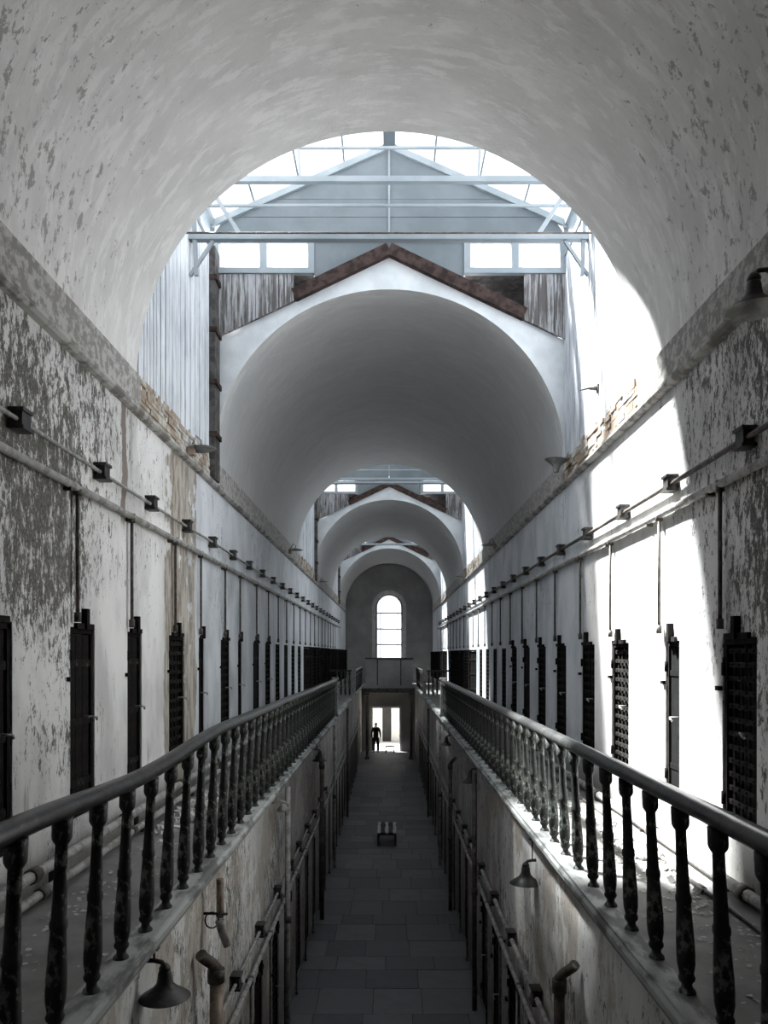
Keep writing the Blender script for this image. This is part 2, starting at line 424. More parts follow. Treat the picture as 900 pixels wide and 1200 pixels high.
# ------------------------------------------------------------------ skylights
def skylight(y0, y1, label, glass='glass'):
    root = empty('skylight', (0, y1, SPR)); tag(root, label, 'skylight', 'glass roofs between the vaults')
    inv = Matrix.Translation((0, -y1, -SPR))
    def put(mb, name, m, kind=None, lab=None):
        mb.v = [tuple(inv @ Vector(p)) for p in mb.v]
        o = mb.build(name, m, root)
        if kind: o['kind'] = kind
        if lab: o['label'] = lab
        return o
    E, R_ = EYE + 6.34, EYE + 7.5
    T = EYE + 5.86
    # side boards of the light well, each a narrow upright plank
    for s in (-1, 1):
        mb = MB(); y = y0 - .02
        while y < y1 - (.32 if s < 0 else .02):
            wd = random.uniform(.09, .13); d = random.uniform(0, .018)
            x = sorted((s * (W + .03), s * (W - .004 - d)))
            mb.box(x[0], x[1], y + .005, y + wd - .005, SPR - .12, T); y += wd
        put(mb, 'side_boards', M['bwhite'], 'stuff')
        put(MB().box(*sorted((s * (W + .04), s * (W + .14))), y0 - .1, y1 + .1, SPR - .2, T), 'well_backing', M['dark'])
        # low glazing strip under the eave
        nb = max(3, round((y1 - y0) / .85)); st = (y1 - y0) / nb
        for k in range(nb + 1):
            put(MB().box(*sorted((s * (W - .02), s * (W + .05))), y0 + st * k - .025, y0 + st * k + .025, T, E), 'mullion', M['steel'])
        for k in range(nb):
            put(MB().box(*sorted((s * (W + .01), s * (W + .02))), y0 + st * k + .03, y0 + st * (k + 1) - .03, T + .05, E - .05), 'side_pane', M[glass])
        put(MB().box(*sorted((s * (W - .03), s * (W + .08))), y0, y1, T - .03, T + .04), 'sill_rail', M['steel'])
        put(MB().box(*sorted((s * (W - .03), s * (W + .12))), y0, y1, E - .06, E + .06), 'eave_beam', M['steel'])
        # roof: panes between rafters and purlins
        def sl(t, up=0): return Vector((s * (W + .05) * (1 - t), 0, E + (R_ - E) * t + up))
        for k in range(nb + 1):
            y = y0 + st * k; p, q = sl(0), sl(1); p.y = q.y = y
            put(MB().bar(p, q, .035, .05), 'rafter', M['steel'])
        for j in (1, 2, 3):
            p = sl(j / 4, .03); put(MB().bar((p.x, y0, p.z), (p.x, y1, p.z), .028, .035), 'purlin', M['steel'])
        for k in range(nb):
            for j in range(4):
                a, b = sl(j / 4 + .004, .05), sl((j + 1) / 4 - .004, .05); ya, yb = y0 + st * k + .02, y0 + st * (k + 1) - .02
                mb = MB(); mb.bar((a.x, (ya + yb) / 2, a.z), (b.x, (ya + yb) / 2, b.z), yb - ya, .006)
                put(mb, 'roof_pane', M[glass])
    put(MB().bar((0, y0, R_ - .03), (0, y1, R_ - .03), .17, .14), 'ridge_beam', M['siding'])
    # trusses
    yt = y0 + 2.03 if y1 - y0 < 3.6 else y0 + 2.4
    h1, h2 = EYE + 5.40, EYE + 6.14
    put(MB().box(-W, W, yt - .05, yt + .05, h1 - .045, h1 + .045), 'tie_beam', M['steel'])
    put(MB().tube([(-W, yt - .25, h1 - .08), (W, yt - .25, h1 - .08)], .012, 6), 'tie_rod', M['dpipe'])
    put(MB().box(-W, W, yt - .04, yt + .04, h2 - .035, h2 + .035), 'tie_beam', M['steel'])
    put(MB().bar((-1.6, yt, h2 + .42), (1.6, yt, h2 + .42), .03, .03), 'collar_tie', M['steel'])
    put(MB().bar((-2.4, yt, h2 - .33), (2.4, yt, h2 - .33), .03, .03), 'collar_tie', M['steel'])
    for s in (-1, 1):
        put(MB().bar((s * 1.95, yt, h1 + .06), (s * 2.45, yt, h2 + .1), .05, .05), 'brace', M['steel'])
        put(MB().bar((s * 2.5, yt, h1 - .5), (s * 2.56, yt, h2 + .2), .05, .05), 'wall_post', M['steel'])
        put(MB().bar((s * 1.15, yt, h2), (s * 1.2, yt, h2 + .75), .03, .03), 'strut', M['steel'])
        put(MB().bar((s * 2.28, yt, h1 - .05), (s * 2.58, yt, h1 - .5), .04, .04), 'brace', M['steel'])
    # gable end
    yg = y1 - .02
    g = MB()
    def plate(pts, ya, yb, mb):
        mb.face([(x, ya, z) for x, z in pts]); mb.face([(x, yb, z) for x, z in reversed(pts)])
        for i in range(len(pts)):
            a, b = pts[i], pts[(i + 1) % len(pts)]; mb.face([(a[0], ya, a[1]), (a[0], yb, a[1]), (b[0], yb, b[1]), (b[0], ya, b[1])])
    zz = lambda x: R_ - .02 - (R_ - E) * abs(x) / (W + .05)
    # siding sheets: separate courses split at the middle seam
    cuts = [EYE + 6.14, EYE + 6.42, EYE + 6.68, EYE + 7.02, R_]
    for s in (-1, 1):
        for k in range(len(cuts) - 1):
            za, zb = cuts[k] + .006, cuts[k + 1] - .006
            xa = min(W, max(0, (R_ - .03 - za) / (R_ - E) * (W + .05))); xb = min(W, max(0.0, (R_ - .03 - zb) / (R_ - E) * (W + .05)))
            if za < E: xa = W
            if xb < .05: pts = [(s * .012, za), (s * xa, za), (s * .012, zb)]
            else: pts = [(s * .012, za), (s * xa, za), (s * xb, zb), (s * .012, zb)]
            mb = MB(); plate(pts, yg - .04 - .006 * (k % 2), yg, mb); put(mb, 'siding_sheet', M['siding'])
        put(MB().bar((s * .02, yg - .07, R_ - .06), (s * (W + .02), yg - .07, E - .04), .05, .09), 'gable_rafter', M['steel'])
        # raised panel outline
        put(MB().bar((s * .08, yg - .05, EYE + 6.60), (s * 1.85, yg - .05, EYE + 6.60), .02, .022), 'panel_edge', M['steel'])
    put(MB().bar((0, yg - .05, EYE + 6.2), (0, yg - .05, R_ - .05), .045, .03), 'centre_strip', M['steel'])
    put(MB().box(-W, W, yg - .10, yg, EYE + 6.06, EYE + 6.14), 'gable_rail', M['steel'])
    # two twin-light windows
    for s in (-1, 1):
        mb = MB(); xo, xi, zb, zt = s * W, s * 1.10, EYE + 5.60, EYE + 6.07
        fr = MB()
        xs = sorted((xo, xi)); 
        for (u, v) in ((xs[0], xs[0] + .09), (xs[1] - .09, xs[1]), ((xs[0] + xs[1]) / 2 - .05, (xs[0] + xs[1]) / 2 + .05)):
            fr.box(u, v, yg - .08, yg, zb, zt)
        fr.box(xs[0], xs[1], yg - .09, yg, zb - .02, zb + .06); fr.box(xs[0], xs[1], yg - .08, yg, zt - .03, zt)
        f_ = put(fr, 'gable_window_frame', M['steel'])
        for (u, v) in ((xs[0] + .09, (xs[0] + xs[1]) / 2 - .05), ((xs[0] + xs[1]) / 2 + .05, xs[1] - .09)):
            pm = MB().box(u, v, yg - .04, yg - .034, zb + .06, zt - .03); pm.v = [tuple(inv @ Vector(p)) for p in pm.v]
            pm.build('pane', M['pane'], f_)
    for s in (-1, 1):
        mb = MB(); plate([(0, roofz(0) + .02), (s * 1.10, roofz(1.1) + .02), (s * 1.10, EYE + 6.06), (0, EYE + 6.06)], yg - .05, yg, mb)
        put(mb, 'siding_sheet', M['siding'])
    # worn upright boards left and right, a gap beside each
    for s, xin in ((-1, 1.40), (1, 1.98)):
        x = xin; 
        while x < W - .02:
            wd = min(random.uniform(.10, .125), W - x)
            x0_, x1_ = sorted((s * (x + .004), s * (x + wd - .004))); d = random.uniform(0, .012)
            zb = roofz(x + wd) - .06
            mb = MB(); plate([(x0_, roofz(x0_) - .01), (x1_, roofz(x1_) - .01), (x1_, EYE + 5.58), (x0_, EYE + 5.58)], yg - .05 - d, yg - .02, mb)
            put(mb, 'worn_board', M['bworn']); x += wd
    for s in (-1, 1):
        mb = MB(); plate([(s * .7, roofz(.7) - .03), (s * W, roofz(W) - .03), (s * W, EYE + 5.6), (s * .7, EYE + 5.6)], yg + .5, yg + .56, mb)  # dark sheets stand in for the shade of the void beside the boards
        put(mb, 'dark_void_sheet', M['dark'])
    for s in (-1, 1): put(MB().box(*sorted((s * 1.12, s * W)), yg + .0, yg + .5, EYE + 5.59, EYE + 5.62), 'dark_void_sheet', M['dark'])
    for s, xe in ((-1, 1.40), (1, 2.0)):
        a = Vector((s * 0.0, yg - .05, EYE + 5.94)); b = Vector((s * xe, yg - .03, roofz(xe) + .08))
        put(MB().bar(a, b, .10, .17), 'old_rafter', M['brown'])
        a = Vector((s * 0.6, yg + .2, EYE + 5.80)); b = Vector((s * xe, yg + .2, roofz(xe) + .25))
        put(MB().bar(a, b, .06, .08), 'old_lath', M['brown'])
    put(MB().box(-W - .02, -W + .10, y1 - .34, y1 - .02, SPR - .3, T), 'rotten_post', M['dark'])
    for k in range(4):
        z = SPR + .3 + k * .75
        put(MB().box(-W - .02, -W + .13, y1 - .36, y1 - .02, z, z + .07), 'rotten_batten', M['brown'])
    return root
skylight(*BAYS[0], 'nearest pitched glass skylight with blue-grey gable above the middle vault')
skylight(*BAYS[1], 'second glass skylight, seen through the middle vault', 'glassdim')
skylight(*BAYS[2], 'farthest glass skylight, a sliver above the last vault before the end wall', 'glassdim')

# ------------------------------------------------------------------ floors
fl = MB().box(-2.2, 2.2, Y0, YE, -.2, -.03).build('floor', M['joint']); tag(fl, kind='structure')
slabs = []
y = 6.0; row = 0; smesh = None
mb = MB(); mb.box(-.5, .5, -.5, .5, -.03, 0)
while y < YE - .1:
    L = random.choice((.62, .8, .95)) if y < 30 else 1.3
    L = min(L, YE - y); xs = [LOWL]; off = random.uniform(.35, .9)
    x = LOWL + off
    while x < LOWR - .25: xs.append(x); x += random.uniform(.65, .95)
    xs.append(LOWR)
    for a, b in zip(xs, xs[1:]):
        o = mb.build('floor_slab', M['slab'], fl, ((a + b) / 2, y + L / 2, random.uniform(0, .006))) if smesh is None else share('floor_slab', smesh, fl, ((a + b) / 2, y + L / 2, random.uniform(-.001, .005)))
        smesh = smesh or o.data; o.scale = (b - a - .012, L - .012, 1)
    y += L
for s, X, nm in ((-1, EDGL, 'left'), (1, EDGR, 'right')):
    o = MB().box(*sorted((s * W, X + s * .05)), Y0, YE - 3.4, GZ - .16, GZ).build('floor_gallery_%s' % nm, M['floor']); tag(o, kind='structure')
    prof = [(.0, .0), (0, -.02), (-.02, -.035), (-.02, -.07), (.015, -.085), (.02, -.12), (.055, -.135), (.06, -.19), (.10, -.2), (.14, -.2), (.14, 0)]
    pf = [(X + s * (d - .0), GZ + h + .012) for d, h in prof]
    ed = MB()
    n = int((YE - 3.4 - Y0) / 1.44)
    ed.prism(pf, Y0, YE - 3.4)
    e = ed.build('fascia_moulding', M['fascia'], o); tag(e, kind='structure')
    tag(MB().box(*sorted((X + s * .16, X + s * .13)), Y0, YE - 3.4, GZ - .02, GZ + .006).build('kerb_strip', M['fascia'], o), kind='structure')

# ------------------------------------------------------------------ end wall with arched window and doorway
EW = YE
def end_wall():
    mb = MB(); z0, z1 = 0, SPR + RISE + .1
    wx, wb, ws = .80, EYE - .26, EYE + 2.78
    dx0, dx1, dz = -1.07, .66, EYE - 3.22
    xs = sorted(set([-3.35, -W, dx0, dx1, W, 3.35] + [wx * math.cos(PI * k / 16) for k in range(17)] + [-2, 2]))
    for a, b in zip(xs, xs[1:]):
        m_ = (a + b) / 2; segs = []
        lo = dz if dx0 < m_ < dx1 else z0
        if abs(m_) < wx:
            segs.append((lo, lo, wb, wb)); f = lambda x: ws + math.sqrt(max(0, wx * wx - x * x))
            segs.append((f(a), f(b), z1, z1))
            mb.face([(a, EW, f(a)), (b, EW, f(b)), (b, EW + .4, f(b)), (a, EW + .4, f(a))])
            mb.face([(a, EW, wb), (b, EW, wb), (b, EW + .4, wb), (a, EW + .4, wb)])
        else: segs.append((lo, lo, z1, z1))
        for za, zb, zc, zd in segs:
            for yy in (EW, EW + .4): mb.face([(a, yy, za), (b, yy, zb), (b, yy, zd), (a, yy, zc)])
    for x in (-wx, wx): mb.face([(x, EW, wb), (x, EW + .4, wb), (x, EW + .4, ws), (x, EW, ws)])
    for x in (dx0, dx1): mb.face([(x, EW, 0), (x, EW + .4, 0), (x, EW + .4, dz), (x, EW, dz)])
    mb.face([(dx0, EW, dz), (dx1, EW, dz), (dx1, EW + .4, dz), (dx0, EW + .4, dz)])
    o = mb.build('wall_end', M['end'], weld=True); tag(o, kind='structure')
    # string course and arched band
    def arch(ri, ro, zc, zb, ya, yb, n=24):
        m = MB(); P = []
        for k in range(n + 1):
            t = PI * k / n; P.append((math.cos(t), math.sin(t)))
        ring = [((ri, zb), (ro, zb))] + [((ri * c, zc + ri * s_), (ro * c, zc + ro * s_)) for c, s_ in P] + [((-ri, zb), (-ro, zb))]
        for (i0, o0), (i1, o1) in zip(ring, ring[1:]):
            m.face([(i0[0], ya, i0[1]), (i1[0], ya, i1[1]), (o1[0], ya, o1[1]), (o0[0], ya, o0[1])])
            m.face([(i0[0], ya, i0[1]), (i0[0], yb, i0[1]), (i1[0], yb, i1[1]), (i1[0], ya, i1[1])])
            m.face([(o0[0], ya, o0[1]), (o0[0], yb, o0[1]), (o1[0], yb, o1[1]), (o1[0], ya, o1[1])])
        return m
    tag(arch(1.24, 1.34, EYE + 2.9, EYE + 2.86, EW - .08, EW).build('trim_5', M['end']), kind='structure')
    for s in (-1, 1):
        tag(MB().box(*sorted((s * 1.24, s * W)), EW - .08, EW, EYE + 2.80, EYE + 2.88).build('trim_6', M['end']), kind='structure')
    win = empty('window_1', (0, EW, EYE - .26)); tag(win, kind='structure')
    inv = Vector((0, EW, EYE - .26))
    def pw(m, nme, mat):
        m.v = [tuple(Vector(p) - inv) for p in m.v]; o = m.build(nme, mat, win); o['kind'] = 'structure'; return o
    pw(arch(.80, 1.02, ws, wb - .02, EW - .05, EW + .02), 'surround', M['surround'])
    pw(arch(.72, .80, ws, wb, EW + .12, EW + .2), 'window_frame', M['dark'])
    pw(MB().box(-1.08, 1.08, EW - .12, EW + .1, wb - .1, wb), 'sill', M['surround'])
    rows = [wb, EYE + .55, EYE + 1.48, EYE + 2.43, ws + .8]
    for k, z in enumerate(rows[:-1]):
        if k: pw(MB().box(-.8, .8, EW + .12, EW + .17, z - .03, z + .03), 'glazing_bar', M['dark'])
        zt = rows[k + 1]
        if k < 3: pw(MB().box(-.78, .78, EW + .14, EW + .145, z + .03, zt - .03), 'pane', M['pane'])
        else:
            m = MB(); pts = [(-.78, z + .03), (.78, z + .03)] + [(.78 * math.cos(PI * i / 12), ws + .78 * math.sin(PI * i / 12)) for i in range(13)]
            m.face([(x, EW + .14, zz) for x, zz in pts]); pw(m, 'pane', M['pane'])
    for x in (-.52, .52): pw(MB().box(x - .01, x + .01, EW + .125, EW + .16, wb, ws + .5), 'glazing_bar', M['dark'])
end_wall()
# doorway trim, yard behind
dr = empty('door_1', (-.2, EW, 0)); tag(dr, kind='structure')
fr = MB(); fr.box(-.96, -.84, -.10, .05, 0, 2.72); fr.box(.82, .94, -.10, .05, 0, 2.72); fr.box(-.96, .94, -.10, .05, 2.60, 2.72)
fo = fr.build('door_frame', M['surround'], dr); fo['kind'] = 'structure'
lf = MB().box(-.86, -.80, .1, 1.0, 0, 2.55).build('door_leaf', M['doorgrey'], dr); lf['kind'] = 'structure'
tag(MB().box(-8, 8, EW + .4, EW + 12, -.25, -.02).build('ground_yard', M['yard']), kind='structure')
yb = MB().box(-6, -.45, EW + 5.0, EW + 5.3, 0, 4.2); yb.box(.15, 6, EW + 5.0, EW + 5.3, 0, 4.2); yb.box(-.45, .15, EW + 5.0, EW + 5.3, 2.7, 4.2); yb.box(-.45, .15, EW + 5.25, EW + 5.3, 0, 2.7)
tag(yb.build('wall_yard', M['end']), kind='structure')
tag(MB().box(-.44, .14, EW + 5.12, EW + 5.18, 0, 2.69).build('door_2', M['niche']), kind='structure')

# bridge across the far end of the galleries
br = empty('footbridge', (0, 43, GZ)); tag(br, 'solid-sided footbridge crossing the hall below the arched window', 'footbridge')
MB().box(-W, W, -.4, 3.0, -.16, 0).build('deck', M['end'], br)
MB().box(-1.3, 1.3, -.4, -.3, 0, 1.46).build('parapet', M['end'], br)
MB().box(-1.34, 1.34, -.46, -.26, 1.46, 1.54).build('cap_rail', M['dark'], br)
MB().box(-1.4, 1.4, -.36, -.2, -.40, -.16).build('beam', M['dark'], br)
for s in (-1, 1):
    MB().box(s * .65 - .03, s * .65 + .03, -.43, -.4, 0, 1.46).build('panel_batten', M['dark'], br)
for s, nm in ((-1, 'left'), (1, 'right')):
    c = empty('column', (s * 1.22, 42.6, 0)); tag(c, 'slim dark column under the %s end of the far footbridge' % nm, 'column', 'columns under the far footbridge')
    MB().tube([(0, 0, .15), (0, 0, GZ - .5)], .075, 10).build('shaft', M['dpipe'], c)
    MB().box(-.13, .13, -.13, .13, 0, .15).build('base', M['dpipe'], c)
    MB().box(-.12, .12, -.12, .12, GZ - .5, GZ - .41).build('capital', M['dpipe'], c)

# ------------------------------------------------------------------ cell doors
def door_template(kind, wd, h):
    """faces +x (into the hall); origin at the sill centre of the wall plane"""
    r = empty('cell_door')
    mb = MB()
    mb.box(-.10, -.015, -wd / 2, -wd / 2 + .045, 0, h); mb.box(-.10, -.015, wd / 2 - .045, wd / 2, 0, h)
    mb.box(-.10, -.015, -wd / 2, wd / 2, h - .05, h); mb.box(-.10, -.015, -wd / 2, wd / 2, 0, .045)
    mb.build('door_frame', M['door'], r)
    iw = wd - .09
    if kind == 'lattice':
        MB().box(-.09, -.08, -iw / 2, iw / 2, .045, h - .05).build('dark_cell_sheet', M['niche'], r)  # near-black sheet stands in for the shade of the cell behind
        nv = 4; vb = MB().box(-.006, .006, -.02, .02, 0, h - .1)
        vm = None
        for k in range(nv):
            y = -iw / 2 + iw * (k + .5) / nv
            if vm is None: o = vb.build('upright_strap', M['door'], r, (-.05, y, .05)); vm = o.data
            else: share('upright_strap', vm, r, (-.05, y, .05))
        hm = None; nh = 13
        for k in range(nh):
            z = .1 + (h - .2) * k / (nh - 1)
            if hm is None: o = MB().box(-.006, .006, -iw / 2, iw / 2, -.02, .02).build('cross_strap', M['doorpale'], r, (-.036, 0, z)); hm = o.data
            else: share('cross_strap', hm, r, (-.036, 0, z))
        rv = MB()
        for k in range(nh):
            for j in range(nv):
                z = .1 + (h - .2) * k / (nh - 1); y = -iw / 2 + iw * (j + .5) / nv
                rv.box(-.03, -.022, y - .008, y + .008, z - .008, z + .008)
        tag(rv.build('rivets', M['doorpale'], r), kind='stuff')
    elif kind == 'plank':
        n = max(2, round(iw / .14)); pm = None
        for k in range(n):
            y = -iw / 2 + iw * (k + .5) / n
            if pm is None: o = MB().box(-.075, -.035, -iw / n / 2 + .004, iw / n / 2 - .004, .05, h - .055).build('door_plank', M['door'], r, (0, y, 0)); pm = o.data
            else: share('door_plank', pm, r, (0, y, 0))
        for z in (.28, h * .5, h - .3):
            MB().box(-.035, -.022, -iw / 2, iw / 2, z - .03, z + .03).build('cross_strap', M['doorpale'], r)
    else:
        MB().box(-.075, -.035, -iw / 2, iw / 2, .05, h - .055).build('door_leaf', M['doorgrey'], r)
        for z in (.3, h - .3): MB().box(-.035, -.026, -iw / 2, iw / 2, z - .025, z + .025).build('cross_strap', M['doorgrey'], r)
    hb = MB(); hb.tube([(-.03, wd * .22, h * .52), (.05, wd * .22, h * .52), (.06, wd * .30, h * .515), (.05, wd * .36, h * .50)], .010, 6)
    tag(hb.build('latch', M['pipe'], r), 'pale curved iron latch')
    for z in (.22, h - .24):
        MB().tube([(0, -wd / 2 + .01, z - .05), (0, -wd / 2 + .01, z + .05)], .014, 6).build('hinge', M['door'], r)
    MB().box(-.01, .03, -wd / 2 - .07, -wd / 2, h * .72, h * .72 + .035).build('bolt_catch', M['door'], r)
    tb = MB().box(-.0, .05, -.03, .03, h - .01, h + .16); tb.box(0, .03, -wd * .35, wd * .35, h - .01, h + .035)
    tb.build('top_track', M['door'], r)
    return r
CACHE = {}
def place_door(kind, wd, h, loc, rz, label, group, far):
    key = (kind, wd, h)
    if key not in CACHE:
        r = door_template(kind, wd, h); CACHE[key] = (r, False)
        r.location = loc; r.rotation_euler = (0, 0, rz)
    else:
        src = CACHE[key][0]; r = src.copy(); COL.objects.link(r); r.location = loc; r.rotation_euler = (0, 0, rz)
        for ch in list(src.children):
            if far and ch.name.split('.')[0] in ('rivets', 'hinge', 'bolt_catch', 'latch', 'top_track'): continue
            c = ch.copy(); COL.objects.link(c); c.parent = r
    tag(r, label, 'cell door', group, 'thing')
    if loc[2] > 3 and loc[1] > 22.5 and abs(loc[1] - 32.6) > .8: r.rotation_euler = (0, 0, rz + (.55 if rz > 1 else -.55))
    return r
LOOK = {'lattice': 'black riveted iron lattice', 'plank': 'black iron-strapped plank', 'leaf': 'narrow grey sheet'}
rk = ['lattice', 'leaf', 'lattice', 'lattice', 'lattice', 'lattice']; lk = ['plank', 'plank', 'plank', 'lattice', 'leaf', 'lattice', 'leaf']
for i, (y, wd) in enumerate(RD):
    k = rk[i] if i < len(rk) else ('lattice' if i % 3 else 'plank')
    place_door(k, wd, RZ[1] - RZ[0], (W, y, RZ[0]), PI, '%s cell door, %s from the camera on the right gallery' % (LOOK[k], ORD[i]), 'cell doors on the right gallery', y > 16)
for i, (y, wd) in enumerate(LD):
    k = lk[i] if i < len(lk) else ('lattice' if i % 3 != 1 else 'plank')
    place_door(k, wd, LZ[1] - LZ[0], (-W, y, LZ[0]), 0, '%s cell door, %s from the camera on the left gallery' % (LOOK[k], ORD[i]), 'cell doors on the left gallery', y > 16)
for s, X, nm in ((-1, LOWL, 'left'), (1, LOWR, 'right')):
    n = 0
    for i, y in enumerate(LOW):
        if y < 9.5 or y > 39: continue
        k = 'plank' if (i + (s > 0)) % 2 else 'lattice'
        place_door(k, .62, LOWZ[1] - LOWZ[0], (X, y, LOWZ[0]), 0 if s < 0 else PI,
                   '%s cell door, %s visible down the %s ground-floor wall' % (LOOK[k], ORD[n], nm), 'ground-floor cell doors on the %s' % nm, y > 13); n += 1

# ------------------------------------------------------------------ railings
prof = [(.034, 0), (.046, .008), (.044, .022), (.028, .04), (.027, .06), (.040, .075), (.044, .09), (.036, .105), (.038, .12), (.046, .16), (.048, .20), (.046, .28),
        (.040, .40), (.036, .47), (.041, .485), (.041, .51), (.035, .525), (.032, .62), (.029, .75), (.028, .85), (.036, .86), (.044, .875), (.046, .89), (.046, .97)]
BAL = None; BAL2 = None
def rail_h(side, y):
    if side > 0: return -.705
    pts = [(0, -.64), (3, -.655), (4.6, -.70), (6.9, -.62), (10.7, -.635), (16, -.67), (21, -.69), (50, -.69)]
    for (a, u), (b, v) in zip(pts, pts[1:]):
        if a <= y <= b:
            t = (y - a) / (b - a); t = t * t * (3 - 2 * t); return u + (v - u) * t
    return -.69
def railing(side, y0, y1, phase, pitch, label, newel=True, cross=False, near=True):
    global BAL, BAL2
    s = side; r = empty('gallery_railing', (0, 0, 0)); tag(r, label, 'railing', 'gallery railings')
    xt, xb = s * 1.50, s * 1.54
    ys = [y0 + (y1 - y0) * k / 60 for k in range(61)]
    sec = [(-.058, -.05), (-.058, -.02), (-.045, 0), (-.02, .012), (.02, .012), (.045, 0), (.058, -.02), (.058, -.05), (.03, -.075), (-.03, -.075)]
    mb = MB(); n = len(sec)
    for y in ys:
        h = EYE + rail_h(s, y)
        for a, b in sec: mb.v.append((xt + a, y, h + b - .012))
    for i in range(len(ys) - 1):
        for k in range(n):
            k2 = (k + 1) % n; mb.f.append((i * n + k, i * n + k2, (i + 1) * n + k2, (i + 1) * n + k)); mb.sm.append(True)
    mb.f.append(tuple(range(n))); mb.sm.append(False); mb.f.append(tuple((len(ys) - 1) * n + k for k in range(n))); mb.sm.append(False)
    mb.build('handrail', M['rail'], r)
    y = y0 + phase; c = 0
    while y < y1 - .1:
        top = EYE + rail_h(s, y) - .085; L = top - GZ
        if near:
            if BAL is None: o = MB().lathe(prof, 12).build('baluster', M['balu'], r); BAL = o.data
            else: o = share('baluster', BAL, r)
        else:
            if BAL2 is None: o = MB().lathe(prof[::3] + [prof[-1]], 6).build('baluster', M['balu'], r); BAL2 = o.data
            else: o = share('baluster', BAL2, r)
        o.location = (xb, y, GZ); o.scale = (1, 1, L / .97)
        o.rotation_euler = (0, math.atan2(xt - xb, L), c * .7)
        o.rotation_euler = (0, math.atan2(xt - xb, L), 0)
        y += pitch; c += 1
    if newel:
        for yy in ([y1] if not cross else [y0]):
            h = rail_h(s, yy) + EYE
            nb = MB().box(xt - .07, xt + .07, yy - .07, yy + .07, GZ, h - .02); nb.box(xt - .09, xt + .09, yy - .09, yy + .09, h - .03, h + .03)
            nb.box(xt - .09, xt + .09, yy - .09, yy + .09, GZ, GZ + .08)
            nb.build('newel_post', M['pipe'], r)
    if cross:
        h = rail_h(s, y0) + EYE - .03
        MB().bar((xt, y0, h), (s * W, y0, h), .08, .07).build('cross_rail', M['rail'], r)
        for k in range(4): share('baluster', BAL2, r, (s * (1.68 + k * .18), y0, GZ), scale=(1, 1, (h - .03 - GZ) / .97))
    return r
railing(-1, .6, 21.4, .29, .44, 'grey handrail on turned iron balusters edging the left gallery, the near stretch')
railing(1, .6, 21.4, .18, .455, 'grey handrail on turned iron balusters edging the right gallery, the near stretch')
railing(-1, 32.6, 42.2, .4, .5, 'far stretch of left gallery railing beyond the gap, with a cross rail', cross=True, near=False)
railing(1, 32.6, 42.2, .4, .5, 'far stretch of right gallery railing beyond the gap, with a cross rail', cross=True, near=False)

# ------------------------------------------------------------------ conduits with boxes, heating pipes with drops
def conduit(s, X, z, ys, y0, y1, rad, label, m='pipe', size=.062):
    r = empty('electrical_conduit', (X, y0, z)); tag(r, label, 'conduit', 'conduits with junction boxes along the walls')
    cut = MB(); cut.tube([(0, k * (y1 - y0) / 24, .006 * math.sin(k * 1.7)) for k in range(25)], rad, 6); cut.build('pipe', M[m], r)
    bm_ = None
    for y in ys:
        if bm_ is None:
            b = MB().box(-.04, .04, -size, size, -size, size); b.box(-.055, .055, -size - .015, size + .015, -size - .012, -size + .012); b.box(-.055, .055, -size - .015, size + .015, size - .012, size + .012)
            o = b.build('junction_box', M['box'], r, (0, y - y0, .01)); bm_ = o.data
        else: share('junction_box', bm_, r, (0, y - y0, .01))
    return r
LB = [5.3, 6.82, 8.24, 9.7] + [11.1 + 1.45 * k for k in range(20)]; RB = [5.49, 6.96, 8.36, 9.87] + [11.4 + 1.45 * k for k in range(20)]
conduit(-1, -W + .058, EYE + 1.60, LB, Y0, 39, .016, 'thin conduit with black junction boxes, upper line on the left gallery wall')
conduit(1, W - .058, EYE + 1.53, RB, Y0, 39, .022, 'thin conduit with black junction boxes, upper line on the right gallery wall', 'dpipe')
conduit(-1, LOWL + .06, EYE - 3.42, [8, 9.5, 11.0, 12.4, 13.6, 15.0, 16.4, 17.8, 19.2], 4.0, 40, .02, 'conduit with square boxes on the left ground-floor wall', 'pipe', .065)
conduit(1, LOWR - .06, EYE - 3.48, [7.8, 9.4, 10.9, 12.4, 14.1, 15.2, 16.6, 17.9], 4.0, 40, .03, 'thick conduit with square boxes on the right ground-floor wall', 'pipe', .07)
def heating(s, X, z, drops, y0, y1, label, z_end, rad=.034):
    wallx = W if z > GZ else (abs(LOWL) if s < 0 else LOWR)
    r = empty('heating_pipe', (X, y0, z)); tag(r, label, 'pipe', 'long wall pipes with upright drops')
    p = MB().tube([(0, k * (y1 - y0) / 24, 0) for k in range(25)], rad, 8); p.build('main_pipe', M['pipe'], r)
    dm = None; L = z - z_end
    for k, y in enumerate(drops):
        if dm is None:
            d = MB().tube([(0, 0, 0), (0, 0, -L)], .016, 6); d.tube([(0, 0, -L + .02), (0, 0, -L - .06)], .028, 6); d.tube([(0, 0, .03), (0, 0, -.06)], .034, 6)
            o = d.build('drop_pipe', M['dpipe'], r, (0, y - y0, 0)); dm = o.data
        else: share('drop_pipe', dm, r, (0, y - y0, 0))
    q = None
    for k in range(int((y1 - y0) / 1.44)):
        yy = .5 + 1.44 * k
        if q is None: o = MB().box(*sorted((-s * .02, s * (abs(abs(X) - wallx) - .001))), -.02, .02, -.055, -.02).build('bracket', M['dpipe'], r, (0, yy, 0)); q = o.data
        else: share('bracket', q, r, (0, yy, 0))
    return r
heating(-1, -W + .045, EYE + 1.36, [y - .22 for y, _ in LD if y < 38], Y0, 40, 'pale heating pipe with upright drops above the left gallery doors', EYE + .32)
heating(1, W - .045, EYE + 1.31, [y + .22 for y, _ in RD if y < 38], Y0, 40, 'pale heating pipe with upright drops above the right gallery doors', EYE + .25)
heating(-1, LOWL + .07, EYE - 3.72, [y + .5 for y in LOW if 7 < y < 38], 4.0, 40, 'low pipe with upright drops on the left ground-floor wall', .1, .03)
